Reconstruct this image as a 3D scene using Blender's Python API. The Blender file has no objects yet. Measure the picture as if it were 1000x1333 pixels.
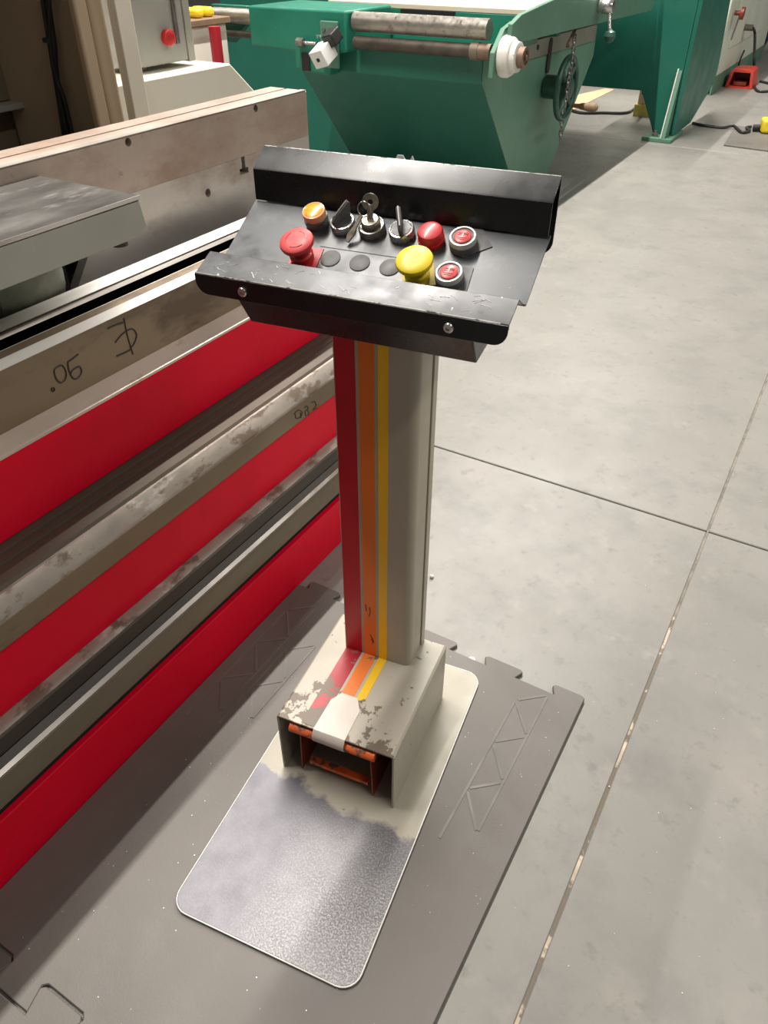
import bpy, bmesh, math, random
from mathutils import Vector, Matrix
random.seed(7)
# ------------------------------------------------------------------ camera, world, lights, exposure
# World frame: x = across the press (away from it), y = along the press, z = up. Floor z = -0.01, mat top z = 0.
FL = -0.01
scn = bpy.context.scene
COL = scn.collection
F_PX, PITCH, ROLL, YAW = 974.0, math.radians(38.06), math.radians(0.12), math.radians(30.4)
CAM = Vector((0.845, -0.192, 1.25))
Rz = Matrix.Rotation(YAW, 3, 'Z')
_r = Vector((1, 0, 0)); _f = Vector((0, math.cos(PITCH), -math.sin(PITCH))); _u = Vector((0, math.sin(PITCH), math.cos(PITCH)))
cR = Rz @ (_r * math.cos(ROLL) + _u * math.sin(ROLL)); cU = Rz @ (-_r * math.sin(ROLL) + _u * math.cos(ROLL)); cF = Rz @ _f
cd = bpy.data.cameras.new('camera'); cam = bpy.data.objects.new('camera', cd); COL.objects.link(cam)
m = Matrix((cR, cU, -cF)).transposed().to_4x4(); m.translation = CAM; cam.matrix_world = m
cd.sensor_fit = 'VERTICAL'; cd.sensor_height = 36.0; cd.lens = F_PX / 1333.0 * 36.0; cd.clip_end = 200
scn.camera = cam
w = bpy.data.worlds.new('world'); scn.world = w; w.use_nodes = True
w.node_tree.nodes['Background'].inputs[0].default_value = (1.0, 0.95, 0.90, 1)
w.node_tree.nodes['Background'].inputs[1].default_value = 0.075
scn.view_settings.view_transform = 'Standard'; scn.view_settings.look = 'None'
scn.view_settings.exposure = 0.22; scn.view_settings.gamma = 1.0; scn.view_settings.use_curve_mapping = False
def strip_light(name, x, y0, y1, z, wid, power, col=(1, .95, .88)):
    ld = bpy.data.lights.new(name, 'AREA'); ld.shape = 'RECTANGLE'; ld.size = wid; ld.size_y = y1 - y0
    ld.energy = power; ld.color = col
    o = bpy.data.objects.new(name, ld); COL.objects.link(o); o.location = (x, (y0 + y1) / 2, z)
strip_light('ceiling_strip_light', -1.24, -0.7, 9.5, 5.0, 0.06, 780)
strip_light('ceiling_strip_light', 3.80, -1.2, 12.0, 5.0, 0.20, 310)
strip_light('ceiling_strip_light', -5.5, 0.0, 12.0, 5.0, 0.20, 200)

def px(x, y, axis, c):
    """a real point: where the sight line of a photo pixel meets the plane axis = c"""
    d = cR * ((x - 500) / F_PX) - cU * ((y - 666.5) / F_PX) + cF
    return CAM + d * ((c - CAM[axis]) / d[axis])

# ------------------------------------------------------------------ materials
MT = {}
def mat(name, col, rough=.5, metal=0., var=.12, vs=6., wear=None, bump=0., bs=40., rv=.1, stretch=(1, 1, 1), coat=0., spec=.5, emis=None, streak=None):
    """wear: list of (colour, scale, threshold, softness, roughness, metal)"""
    mt = bpy.data.materials.new(name); mt.use_nodes = True; N = mt.node_tree.nodes; L = mt.node_tree.links
    b = N['Principled BSDF']; b.inputs['Specular IOR Level'].default_value = spec
    if coat: b.inputs['Coat Weight'].default_value = coat; b.inputs['Coat Roughness'].default_value = .12
    tc = N.new('ShaderNodeTexCoord'); mp = N.new('ShaderNodeMapping'); mp.inputs['Scale'].default_value = stretch
    L.new(tc.outputs['Object'], mp.inputs[0])
    def noise(sc, det=5, rg=.55):
        n = N.new('ShaderNodeTexNoise'); n.inputs['Scale'].default_value = sc; n.inputs['Detail'].default_value = det; n.inputs['Roughness'].default_value = rg
        L.new(mp.outputs[0], n.inputs['Vector']); return n.outputs['Fac']
    def ramp(fac, a, c, v0=0., v1=1.):
        r = N.new('ShaderNodeMapRange'); r.inputs[1].default_value = a; r.inputs[2].default_value = c; r.inputs[3].default_value = v0; r.inputs[4].default_value = v1
        L.new(fac, r.inputs[0]); return r.outputs[0]
    def mixc(fac, A, B):
        x = N.new('ShaderNodeMix'); x.data_type = 'RGBA'
        L.new(fac, x.inputs[0])
        for s, i in ((A, 6), (B, 7)):
            if isinstance(s, tuple): x.inputs[i].default_value = (*s, 1)
            else: L.new(s, x.inputs[i])
        return x.outputs[2]
    def mixf(fac, A, B):
        x = N.new('ShaderNodeMix'); x.data_type = 'FLOAT'; L.new(fac, x.inputs[0])
        for s, i in ((A, 2), (B, 3)):
            if isinstance(s, (int, float)): x.inputs[i].default_value = s
            else: L.new(s, x.inputs[i])
        return x.outputs[0]
    n1 = noise(vs)
    lo = tuple(c * (1 - var) for c in col); hi = tuple(min(1, c * (1 + var)) for c in col)
    c = mixc(ramp(n1, .3, .7), lo, hi); ro = ramp(noise(vs * 2.3), .3, .7, max(0, rough - rv), min(1, rough + rv)); me = metal
    for wc, ws, th, so, wr, wm in (wear or []):
        f = ramp(noise(ws, 6, .65), th, th + so)
        c = mixc(f, c, wc); ro = mixf(f, ro, wr); me = mixf(f, me, wm)
    L.new(c, b.inputs['Base Color']); L.new(ro, b.inputs['Roughness'])
    if isinstance(me, (int, float)): b.inputs['Metallic'].default_value = me
    else: L.new(me, b.inputs['Metallic'])
    if bump:
        bn = N.new('ShaderNodeBump'); bn.inputs['Strength'].default_value = bump; bn.inputs['Distance'].default_value = .002
        L.new(noise(bs, 4), bn.inputs['Height']); L.new(bn.outputs[0], b.inputs['Normal'])
    if emis: b.inputs['Emission Color'].default_value = (*emis[0], 1); b.inputs['Emission Strength'].default_value = emis[1]
    mt['k'] = 1
    MT[name] = mt; mt_helpers[name] = (N, L, b, tc, noise, ramp, mixc, mixf, c, ro)
    return mt
mt_helpers = {}
mat('concrete', (.235, .226, .206), .44, 0, .10, 1.3, wear=[((.272, .255, .233), 1.9, .48, .25, .40, 0), ((.186, .18, .168), 4.2, .50, .22, .48, 0), ((.275, .255, .231), 9, .58, .14, .42, 0), ((.18, .172, .16), 24, .58, .14, .5, 0), ((.12, .11, .10), 46, .73, .04, .6, 0)], bump=.12, bs=120, rv=.08)
mat('joint_dark', (.10, .09, .08), .9, 0, .3, 20)
mat('joint_tan', (.50, .42, .32), .9, 0, .25, 30, wear=[((.17, .14, .11), 6, .47, .03, .9, 0)])
mat('joint_brown', (.20, .175, .145), .9, 0, .35, 30)
mat('rubber', (.135, .122, .108), .55, 0, .12, 3, wear=[((.165, .152, .137), 1.7, .45, .3, .5, 0)], bump=.15, bs=300)
mat('rubber_rib', (.165, .152, .137), .55, 0, .15, 9)
mat('red_paint', (.80, .003, .028), .42, 0, .08, 2.5, spec=.15, wear=[((.66, .003, .016), 3.0, .55, .2, .4, 0), ((.16, .05, .05), 60, .80, .02, .6, 0)], rv=.06)
mat('steel_brown', (.27, .205, .135), .50, .45, .25, 5, wear=[((.15, .105, .07), 9, .56, .12, .6, .2), ((.26, .10, .03), 16, .64, .05, .8, 0)], stretch=(1, .35, 1))
mat('steel_tread', (.10, .078, .056), .6, .2, .3, 8, stretch=(1, .2, 1))
mat('strip_white', (.86, .83, .78), .5, 0, .06, 9, stretch=(1, .2, 1))
mat('satin_ring', (.55, .54, .52), .45, .3, .05, 40)
mat('steel_dark', (.075, .062, .05), .5, .5, .25, 8, stretch=(1, .2, 1))
mat('steel_khaki', (.21, .175, .125), .48, .4, .15, 6, stretch=(1, .3, 1))
mat('steel_ground', (.55, .51, .47), .42, .55, .14, 4, wear=[((.30, .215, .165), 5.5, .50, .2, .55, .3), ((.24, .12, .06), 30, .70, .06, .8, 0)], stretch=(1, .7, 1.2))
mat('steel_ram', (.47, .385, .325), .48, .45, .16, 4, wear=[((.34, .235, .175), 6, .48, .2, .55, .3), ((.20, .13, .10), 26, .66, .08, .8, 0)], stretch=(1, .7, 1.2))
mat('steel_bright', (.80, .77, .73), .30, .75, .12, 9, wear=[((.42, .34, .28), 14, .62, .1, .5, .4)], stretch=(1, .2, 1))
mat('worn_edge', (.42, .37, .32), .5, .3, .2, 22, wear=[((.62, .58, .53), 16, .58, .05, .5, .2), ((.22, .17, .13), 30, .52, .08, .6, .3), ((.35, .16, .07), 12, .68, .05, .8, 0)], stretch=(1, .5, 1))
mat('pale_ledge', (.74, .62, .54), .5, .25, .15, 9, wear=[((.50, .36, .28), 18, .60, .12, .6, .1)], stretch=(1, .4, 1))
mat('grey_green_paint', (.37, .375, .32), .45, 0, .10, 5, wear=[((.12, .10, .08), 30, .73, .03, .7, 0)])
mat('tan_paint', (.46, .36, .25), .5, 0, .10, 2.5)
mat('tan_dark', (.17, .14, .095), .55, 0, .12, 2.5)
mat('cream', (.78, .75, .64), .48, 0, .05, 4)
mat('cream_wall', (.80, .76, .66), .5, 0, .04, 3)
mat('box_grey', (.36, .36, .33), .45, 0, .06, 4)
mat('black', (.012, .012, .012), .5, 0, .1, 9)
mat('cavity_shade', (.006, .006, .005), .9, 0, .1, 9)  # near-black that paints the shade inside slots, gaps and recesses
mat('cable_black', (.015, .015, .016), .5, 0, .1, 9)
mat('wrap_green', (.30, .32, .25), .38, 0, .3, 14, bump=.8, bs=22)
CRM = (.43, .385, .305)
mat('console_cream', CRM, .42, 0, .06, 6, wear=[((.07, .055, .045), 38, .715, .015, .7, 0), ((.20, .16, .12), 24, .74, .03, .6, 0)])
mat('red_stripe', (.52, .006, .018), .40, 0, .08, 6, wear=[((.14, .02, .02), 60, .74, .03, .6, 0)])
mat('orange_stripe', (.85, .19, .018), .40, 0, .08, 6, wear=[((.10, .05, .03), 45, .70, .02, .6, 0)])
mat('yellow_stripe', (.95, .55, .006), .40, 0, .05, 6, wear=[((.25, .13, .04), 70, .76, .02, .6, 0)])
mat('orange_tape', (.75, .13, .025), .4, 0, .2, 30, wear=[((.13, .08, .055), 40, .50, .06, .6, 0)])
mat('white_tape', (.66, .60, .54), .55, 0, .06, 30, wear=[((.16, .13, .11), 85, .71, .02, .6, 0)])
mat('pedal_red', (.22, .035, .015), .4, 0, .3, 20)
mat('panel_black', (.007, .0075, .009), .28, 0, .2, 9, wear=[((.15, .15, .15), 70, .745, .02, .45, .5)], rv=.05, spec=.4)
mat('panel_face', (.050, .056, .064), .36, 0, .25, 9, wear=[((.13, .14, .15), 12, .52, .2, .40, .2), ((.34, .34, .33), 110, .73, .02, .5, .5)], spec=.6)
mat('panel_edge', (.045, .048, .053), .36, 0, .3, 12, wear=[((.13, .135, .145), 10, .52, .2, .38, .3), ((.55, .55, .52), 80, .69, .02, .45, .5)], spec=.6)
mat('bare_edge', (.42, .41, .39), .4, .6, .2, 60, wear=[((.03, .03, .03), 50, .54, .05, .4, 0)])
mat('scratch', (.50, .51, .51), .5, .3, .2, 40)
mat('plug_grey', (.115, .113, .110), .55, 0, .2, 30, wear=[((.14, .135, .13), 60, .55, .1, .6, 0)])
mat('button_red', (.55, .018, .022), .38, 0, .08, 20, coat=.3)
mat('button_red_worn', (.62, .055, .055), .5, 0, .12, 30, wear=[((.70, .25, .22), 60, .64, .06, .6, 0)])
mat('button_yellow', (.74, .56, .012), .42, 0, .06, 20, wear=[((.45, .30, .03), 70, .70, .05, .6, 0)])
mat('yellow_card', (.55, .44, .10), .6, 0, .2, 30)
mat('amber', (.95, .33, .010), .25, 0, .15, 60, coat=.6, emis=((1, .30, .01), .25))
mat('amber_rim', (.80, .42, .20), .2, 0, .1, 60, coat=.6)
mat('lens_red', (.62, .06, .06), .35, 0, .15, 60)
mat('legend_dark', (.06, .055, .05), .5, 0, .2, 40)
mat('chrome', (.55, .54, .52), .25, .9, .15, 50)
mat('dull_metal', (.28, .265, .25), .36, .85, .25, 40)
mat('brass_key', (.34, .30, .24), .35, .8, .3, 60)
mat('handle_grey', (.10, .10, .10), .45, 0, .2, 40)
mat('white_mark', (.75, .75, .73), .5, 0, .05, 20)
mat('marker', (.035, .03, .028), .6, 0, .1, 20)
GR = (.014, .135, .095)
mat('green', GR, .42, 0, .10, 2.2, wear=[((.004, .08, .05), 45, .78, .02, .6, 0)])
mat('green_pale', (.10, .225, .155), .45, 0, .10, 2, wear=[((.03, .12, .08), 30, .76, .03, .6, 0)])
mat('green_chipped', (.012, .175, .115), .42, 0, .12, 5, wear=[((.60, .60, .52), 9, .66, .03, .6, 0)])
mat('table_beige', (.72, .60, .47), .5, 0, .06, 3)
mat('roller_steel', (.42, .385, .34), .35, .8, .15, 18, wear=[((.22, .18, .15), 20, .58, .1, .5, .5)])
mat('roller_dark', (.09, .075, .06), .5, .5, .3, 18)
mat('hub_white', (.72, .70, .66), .6, 0, .1, 30, wear=[((.35, .30, .26), 30, .66, .05, .7, 0)])
mat('brown_metal', (.22, .15, .11), .5, .5, .2, 20)
mat('green_dark_paint', (.02, .075, .055), .4, 0, .2, 20)
mat('beige_machine', (.62, .66, .55), .5, 0, .06, 2)
mat('red_pedal', (.62, .06, .035), .4, 0, .1, 20)
mat('yellow_tool', (.80, .60, .03), .4, 0, .1, 20)
mat('blue_post', (.03, .05, .12), .5, 0, .1, 10)
mat('cardboard', (.62, .45, .28), .8, 0, .06, 6)
mat('wood_brown', (.22, .14, .08), .6, 0, .2, 10)
mat('post_red', (.35, .01, .02), .4, 0, .1, 10)
mat('chip', (.72, .70, .66), .4, .3, .2, 90)
mat('paper', (.75, .74, .72), .6, 0, .04, 30)

def masked(name, base_name, ops):
    """extend a material: ops(N, L, bsdf, texcoord, noise, ramp, mixc, mixf, c, ro) -> (colour, rough, metal)"""
    N, L, b, tc, noise, ramp, mixc, mixf, c, ro = mt_helpers[base_name]
    sp = N.new('ShaderNodeSeparateXYZ'); L.new(tc.outputs['Object'], sp.inputs[0])
    def add(a, c2, k=1.):
        x = N.new('ShaderNodeMath'); x.operation = 'MULTIPLY_ADD'; L.new(c2, x.inputs[0]); x.inputs[1].default_value = k; L.new(a, x.inputs[2]); return x.outputs[0]
    def mul(a, c2):
        x = N.new('ShaderNodeMath'); x.operation = 'MULTIPLY'; L.new(a, x.inputs[0]); L.new(c2, x.inputs[1]); return x.outputs[0]
    def mx(a, c2):
        x = N.new('ShaderNodeMath'); x.operation = 'MAXIMUM'; L.new(a, x.inputs[0]); L.new(c2, x.inputs[1]); return x.outputs[0]
    cc, rr, mm = ops(sp.outputs, add, mul, mx, noise, ramp, mixc, mixf, c, ro)
    L.new(cc, b.inputs['Base Color']); L.new(rr, b.inputs['Roughness'])
    if mm is not None: L.new(mm, b.inputs['Metallic'])

# the base plate: cream paint at the back, worn to bare steel where feet stand
mat('plate', (.41, .38, .305), .45, 0, .06, 6, wear=[((.13, .11, .09), 42, .69, .03, .6, 0)])
def plate_ops(xyz, add, mul, mx, noise, ramp, mixc, mixf, c, ro):
    nz = noise(9, 5, .6)
    yy = add(xyz['Y'], nz, .16)
    xx = add(xyz['X'], noise(7), .06)
    edge = ramp(yy, .020, .036, 1, 0)
    steel = mixc(ramp(noise(16, 6, .7), .35, .7), (.115, .112, .128), (.165, .162, .178))
    # speckled bare steel, brightened in the middle to paint the lamp's highlight
    import_x = add(xyz['X'], noise(5), .0)
    sp = mul(ramp(noise(330, 3, .75), .46, .60), ramp(add(xyz['X'], noise(6), .20), .02, .16, .10, 1))
    rad = xyz['X']
    steel2 = mixc(mul(sp, ramp(yy, -.16, .05, 1, .25)), steel, (.42, .41, .39))
    return mixc(edge, c, steel2), mixf(edge, ro, mixf(sp, .46, .58)), ramp(edge, 0, 1, 0, .6)
masked('plate', 'plate', plate_ops)
# pedal cover: cream worn through to brown steel towards the front
mat('cover', (.42, .39, .32), .42, 0, .06, 6, wear=[((.07, .06, .05), 70, .665, .02, .7, 0), ((.17, .135, .10), 20, .72, .03, .6, 0)])
def wear_front(th):
    def ops(xyz, add, mul, mx, noise, ramp, mixc, mixf, c, ro):
        k = add(noise(28, 6, .65), ramp(xyz['Y'], -.03, .10, 1, 0), .22)
        k = mul(k, ramp(xyz['Z'], .150, .156))
        f = ramp(k, th, th + .02)
        return mixc(f, c, (.165, .13, .095)), mixf(f, ro, .5), None
    return ops
masked('cover', 'cover', wear_front(.655))
for nm in ('red', 'orange', 'yellow'):
    src = {'red': (.37, .008, .020), 'orange': (.75, .19, .03), 'yellow': (.82, .50, .015)}[nm]
    mat(nm + '_cover_stripe', src, .4, 0, .08, 6, wear=[((.14, .07, .05), 60, .73, .02, .6, 0)])
    masked(nm + '_cover_stripe', nm + '_cover_stripe', wear_front(.58 if nm == 'red' else .66))

# ------------------------------------------------------------------ mesh building
class MB:
    def __init__(s): s.bm = bmesh.new()
    def box(s, x0, x1, y0, y1, z0, z1):
        v = [s.bm.verts.new((x, y, z)) for z in (z0, z1) for y in (y0, y1) for x in (x0, x1)]
        for f in ((0, 2, 3, 1), (4, 5, 7, 6), (0, 1, 5, 4), (2, 6, 7, 3), (0, 4, 6, 2), (1, 3, 7, 5)): s.bm.faces.new([v[i] for i in f])
        return s
    def prism(s, axis, pts, a, b):
        """polygon pts in the other two axes (in x,y,z order), extruded along axis from a to b"""
        def P(p, t):
            q = [0, 0, 0]; o = [i for i in range(3) if i != axis]; q[o[0]], q[o[1]] = p; q[axis] = t; return s.bm.verts.new(q)
        A = [P(p, a) for p in pts]; B = [P(p, b) for p in pts]; n = len(pts)
        s.bm.faces.new(A); s.bm.faces.new(B[::-1])
        for i in range(n): s.bm.faces.new((A[i], B[i], B[(i + 1) % n], A[(i + 1) % n]))
        return s
    def sheet(s, axis, line, a, b, t=.003):
        """open profile line (2D) thickened by t to its left, extruded"""
        n = len(line); off = []
        for i in range(n):
            d = Vector((0, 0))
            if i > 0: d += (Vector(line[i]) - Vector(line[i - 1])).normalized()
            if i < n - 1: d += (Vector(line[i + 1]) - Vector(line[i])).normalized()
            d.normalize(); nrm = Vector((-d.y, d.x)); off.append((line[i][0] + nrm.x * t, line[i][1] + nrm.y * t))
        return s.prism(axis, list(line) + off[::-1], a, b)
    def lathe(s, prof, o, ax=(0, 0, 1), n=24):
        """prof: (radius, height) pairs turned about axis ax through o"""
        ax = Vector(ax).normalized(); t = Vector((1, 0, 0)) if abs(ax.x) < .9 else Vector((0, 1, 0)); u = ax.cross(t).normalized(); v = ax.cross(u); o = Vector(o)
        rings = []
        for r, h in prof:
            if r < 1e-6: rings.append([s.bm.verts.new(o + ax * h)])
            else: rings.append([s.bm.verts.new(o + ax * h + (u * math.cos(2 * math.pi * i / n) + v * math.sin(2 * math.pi * i / n)) * r) for i in range(n)])
        for a, b in zip(rings, rings[1:]):
            for i in range(n):
                j = (i + 1) % n
                q = [a[i] if len(a) > 1 else a[0], a[j] if len(a) > 1 else a[0], b[j] if len(b) > 1 else b[0], b[i] if len(b) > 1 else b[0]]
                k = []
                for x in q:
                    if x not in k: k.append(x)
                if len(k) > 2: s.bm.faces.new(k)
        for e, rev in ((rings[0], True), (rings[-1], False)):
            if len(e) > 1: s.bm.faces.new(e[::-1] if rev else e)
        return s
    def cyl(s, a, b, r, n=16, r2=None):
        a, b = Vector(a), Vector(b); return s.lathe([(r, 0), (r2 if r2 is not None else r, (b - a).length)], a, b - a, n)
    def tube(s, pts, r, n=8, closed=False):
        pts = [Vector(p) for p in pts]; N = len(pts); rings = []; up = None
        for i, p in enumerate(pts):
            d = (pts[(i + 1) % N] - pts[i - 1]) if closed else (pts[min(i + 1, N - 1)] - pts[max(i - 1, 0)])
            d.normalize()
            if up is None: up = d.orthogonal().normalized()
            up = (up - d * up.dot(d)).normalized(); v = d.cross(up)
            rings.append([s.bm.verts.new(p + (up * math.cos(2 * math.pi * k / n) + v * math.sin(2 * math.pi * k / n)) * r) for k in range(n)])
        prs = list(zip(rings, rings[1:])) + ([(rings[-1], rings[0])] if closed else [])
        for a, b in prs:
            for k in range(n): s.bm.faces.new((a[k], a[(k + 1) % n], b[(k + 1) % n], b[k]))
        if not closed: s.bm.faces.new(rings[0][::-1]); s.bm.faces.new(rings[-1])
        return s
    def poly(s, pts, dz, direction=(0, 0, 1)):
        """3D polygon given thickness dz along direction"""
        d = Vector(direction) * dz; A = [s.bm.verts.new(p) for p in pts]; B = [s.bm.verts.new(Vector(p) + d) for p in pts]; n = len(pts)
        s.bm.faces.new(A[::-1]); s.bm.faces.new(B)
        for i in range(n): s.bm.faces.new((A[i], A[(i + 1) % n], B[(i + 1) % n], B[i]))
        return s
def spline(pts, k=6):
    pts = [Vector(p) for p in pts]; out = []
    for i in range(len(pts) - 1):
        p0, p1, p2, p3 = pts[max(i - 1, 0)], pts[i], pts[i + 1], pts[min(i + 2, len(pts) - 1)]
        for j in range(k):
            t = j / k; out.append(.5 * ((2 * p1) + (p2 - p0) * t + (2 * p0 - 5 * p1 + 4 * p2 - p3) * t * t + (3 * p1 - p0 - 3 * p2 + p3) * t ** 3))
    return out + [pts[-1]]
def rrect(x0, x1, y0, y1, r, n=6):
    out = []
    for cx, cy, a in ((x1 - r, y1 - r, 0), (x0 + r, y1 - r, 90), (x0 + r, y0 + r, 180), (x1 - r, y0 + r, 270)):
        for i in range(n + 1):
            t = math.radians(a + 90 * i / n); out.append((cx + r * math.cos(t), cy + r * math.sin(t)))
    return out
def build(name, mb, mt, parent=None, off=(0, 0, 0), bevel=0, seg=2, smooth=35, label=None, kind=None):
    bm = mb.bm; bmesh.ops.translate(bm, verts=bm.verts, vec=-Vector(off))
    bmesh.ops.recalc_face_normals(bm, faces=bm.faces)
    me = bpy.data.meshes.new(name); bm.to_mesh(me); bm.free()
    me.materials.append(MT[mt])
    o = bpy.data.objects.new(name, me); COL.objects.link(o)
    if parent: o.parent = parent
    if smooth:
        for p in me.polygons: p.use_smooth = True
        me.set_sharp_from_angle(angle=math.radians(smooth))
    if bevel:
        bv = o.modifiers.new('bevel', 'BEVEL'); bv.width = bevel; bv.segments = seg; bv.limit_method = 'ANGLE'; bv.angle_limit = math.radians(40); bv.harden_normals = False
    if label: o['label'] = label
    if kind: o['kind'] = kind
    return o
class Thing:
    def __init__(s, name, label, cat, loc=(0, 0, 0), rz=0, group=None):
        e = bpy.data.objects.new(name, None); COL.objects.link(e); e.empty_display_size = .1
        e.location = loc; e.rotation_euler = (0, 0, rz); e['label'] = label; e['category'] = cat
        if group: e['group'] = group
        s.o = e; s.loc = loc
    def part(s, name, mb, mt, parent=None, **k):      # coordinates given in the frame whose origin is moved to s.loc
        return build(name, mb, mt, parent or s.o, s.off if hasattr(s, 'off') else s.loc, **k)
def single(name, mb, mt, label, cat, loc=(0, 0, 0), group=None, **k):
    o = build(name, mb, mt, None, loc, **k); o.location = loc; o['label'] = label; o['category'] = cat
    if group: o['group'] = group
    return o
def cut(o, mbs):
    """bore holes into a finished mesh object"""
    bpy.context.view_layer.objects.active = o
    for mb in mbs:
        bmesh.ops.recalc_face_normals(mb.bm, faces=mb.bm.faces)
        me = bpy.data.meshes.new('cutter'); mb.bm.to_mesh(me); mb.bm.free(); c = bpy.data.objects.new('cutter', me); COL.objects.link(c)
        bpy.context.view_layer.update()
        md = o.modifiers.new('hole', 'BOOLEAN'); md.operation = 'DIFFERENCE'; md.object = c; md.solver = 'EXACT'
        with bpy.context.temp_override(object=o, active_object=o, selected_objects=[o]): bpy.ops.object.modifier_apply(modifier='hole')
        bpy.data.objects.remove(c); bpy.data.meshes.remove(me)

# ------------------------------------------------------------------ the floor: concrete slabs between sawn joints
fl = build('floor', MB().box(-30, 14, -8, 40, -.12, FL - .02), 'joint_dark', kind='structure')
JW = .0027
xs = [-30, -12.3, -7.9, -3.55, .811, 5.2, 9.6, 14]; ys = [-8, -2.85, 1.56, 6.0, 10.4, 14.8, 19.2, 40]
for i in range(len(xs) - 1):
    for j in range(len(ys) - 1):
        build('slab', MB().box(xs[i] + JW, xs[i + 1] - JW, ys[j] + JW, ys[j + 1] - JW, FL - .02, FL), 'concrete', fl, bevel=.002, seg=1, smooth=0)
build('joint_filler', MB().box(.811 - JW, .811 + JW, -8, 1.2, FL - .02, FL - .0015), 'joint_tan', fl)
build('joint_filler', MB().box(.811 - JW, .811 + JW, 1.2, 40, FL - .02, FL - .0015), 'joint_brown', fl)

# the hall's walls, far away
mat('wall_paint', (.55, .54, .52), .7, 0, .05, 1)
for nm, bx in (('wall_left', (-30.2, -30, -8, 40)), ('wall_right', (14, 14.2, -8, 40)), ('wall_front', (-30, 14, 40, 40.2)), ('wall_back', (-30, 14, -8.2, -8))):
    build(nm, MB().box(*bx, -.12, 6.0), 'wall_paint', kind='structure', smooth=0)

# ------------------------------------------------------------------ rubber mats with jigsaw edges
def tabs(x0, x1, ylo, yhi, first_up):
    """a dovetailed edge running from x0 to x1, list of points"""
    P = .1545; out = []; fl_ = .006
    x = first_up
    while x < x1 + .3:
        a, b = x, x + .082
        for q in ((a + fl_ * 1.2, ylo), (a - fl_ + .003, yhi - .006), (a + .004, yhi), (b - .004, yhi), (b + fl_ - .003, yhi - .006), (b - fl_ * 1.2, ylo)):
            if x0 < q[0] < x1: out.append(q)
        x += P
    return out
mt_top = tabs(.004, .700, .838, .864, .488 - .1545 * 5)
mt_bot = tabs(.004, .700, -.102, -.061, .182 - .1545 * 3)
outl = [(.003, -.061)] + mt_bot + [(.708, -.102), (.708, .860), (.7, .864)] + mt_top[::-1] + [(.003, .838)]
mat1 = Thing('rubber_mat', 'dark grey rubber floor mat with jigsaw edge under the control pedestal', 'mat', (.35, .38, FL))
mat1.part('mat_body', MB().prism(2, outl, FL, -.0003), 'rubber', bevel=.0015, seg=1, smooth=20)
def truss(xa, xb, y0, n, p=.116):
    L = []
    for k in range(n):
        a = (xa, y0 - k * p - p * .4); b = (xb, y0 - k * p - p); c = (xa, y0 - (k + 1) * p - p * .4); d = (xb, y0 - k * p)
        L += [(d, a), (a, b)]
    L += [((xa, y0 - p * .4), (xa, y0 - n * p - p * .4)), ((xb, y0), (xb, y0 - n * p))]
    return L
for (a, b) in truss(.587, .640, .829, 3) + truss(.03, .085, .80, 3) + truss(.10, .15, .70, 2):
    A, B = Vector((*a, 0)), Vector((*b, 0)); d = (B - A).normalized(); A += d * .006; B -= d * .006; nn = Vector((-d.y, d.x, 0)) * .0026
    mat1.part('tread_rib', MB().poly([A + nn - Vector((0, 0, .0005)), A - nn - Vector((0, 0, .0005)), B - nn - Vector((0, 0, .0005)), B + nn - Vector((0, 0, .0005))][::-1], .0011), 'rubber_rib', smooth=0)
o2 = [(.003, -.0645)] + [(x, y - .0035) for x, y in mt_bot] + [(.708, -.1055), (.708, -.95), (.003, -.95)]
single('rubber_mat', MB().prism(2, o2, FL, -.0003), 'rubber', 'neighbouring rubber mat interlocked along the puzzle seam', 'mat', (.35, -.5, FL), bevel=.0015, seg=1, smooth=20)

# ------------------------------------------------------------------ the press: bed, red panels, rails and ram
YA, YB = -.9, 1.262
press = Thing('press_brake', 'press bed with three bright red panels and long brown steel rails', 'machine', (-.3, .2, FL))
def run(name, prof, mt, y0=YA, y1=YB, bevel=0, **k): return press.part(name, MB().prism(1, prof, y0, y1), mt, bevel=bevel, **k)
run('bed_core', [(-.60, FL), (-.030, FL), (-.030, .22), (-.05, .23), (-.05, .44), (-.105, .47), (-.105, .60), (-.215, .64), (-.60, .64)], 'steel_dark', YA + .01, YB - .005)
run('red_panel', [(-.028, FL), (0, FL), (0, .126), (-.028, .126)], 'red_paint', bevel=.002, label='lowest red panel next to the floor')
run('rail_lower', [(-.029, .150), (0, .150), (0, .198), (-.004, .204), (-.029, .204)], 'steel_khaki', bevel=.001)
run('rail_lip', [(-.029, .204), (-.005, .204), (-.003, .2075), (-.010, .2125), (-.029, .2125)], 'steel_ground')
run('rail_gap', [(-.049, .126), (-.012, .126), (-.012, .150), (-.0295, .150), (-.0295, .2125), (-.03, .245), (-.049, .245)], 'cavity_shade')
run('rail_upper', [(-.049, .246), (-.003, .246), (0, .250), (0, .279), (-.003, .2815), (-.049, .2815)], 'steel_dark')
run('worn_strip', [(-.049, .2815), (-.003, .2815), (-.0015, .285), (-.010, .2905), (-.049, .2905)], 'worn_edge')
run('red_panel', [(-.049, .2910), (-.022, .2910), (-.022, .4095), (-.049, .4095)], 'red_paint', bevel=.002, label='middle red panel between the two rails')
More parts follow.
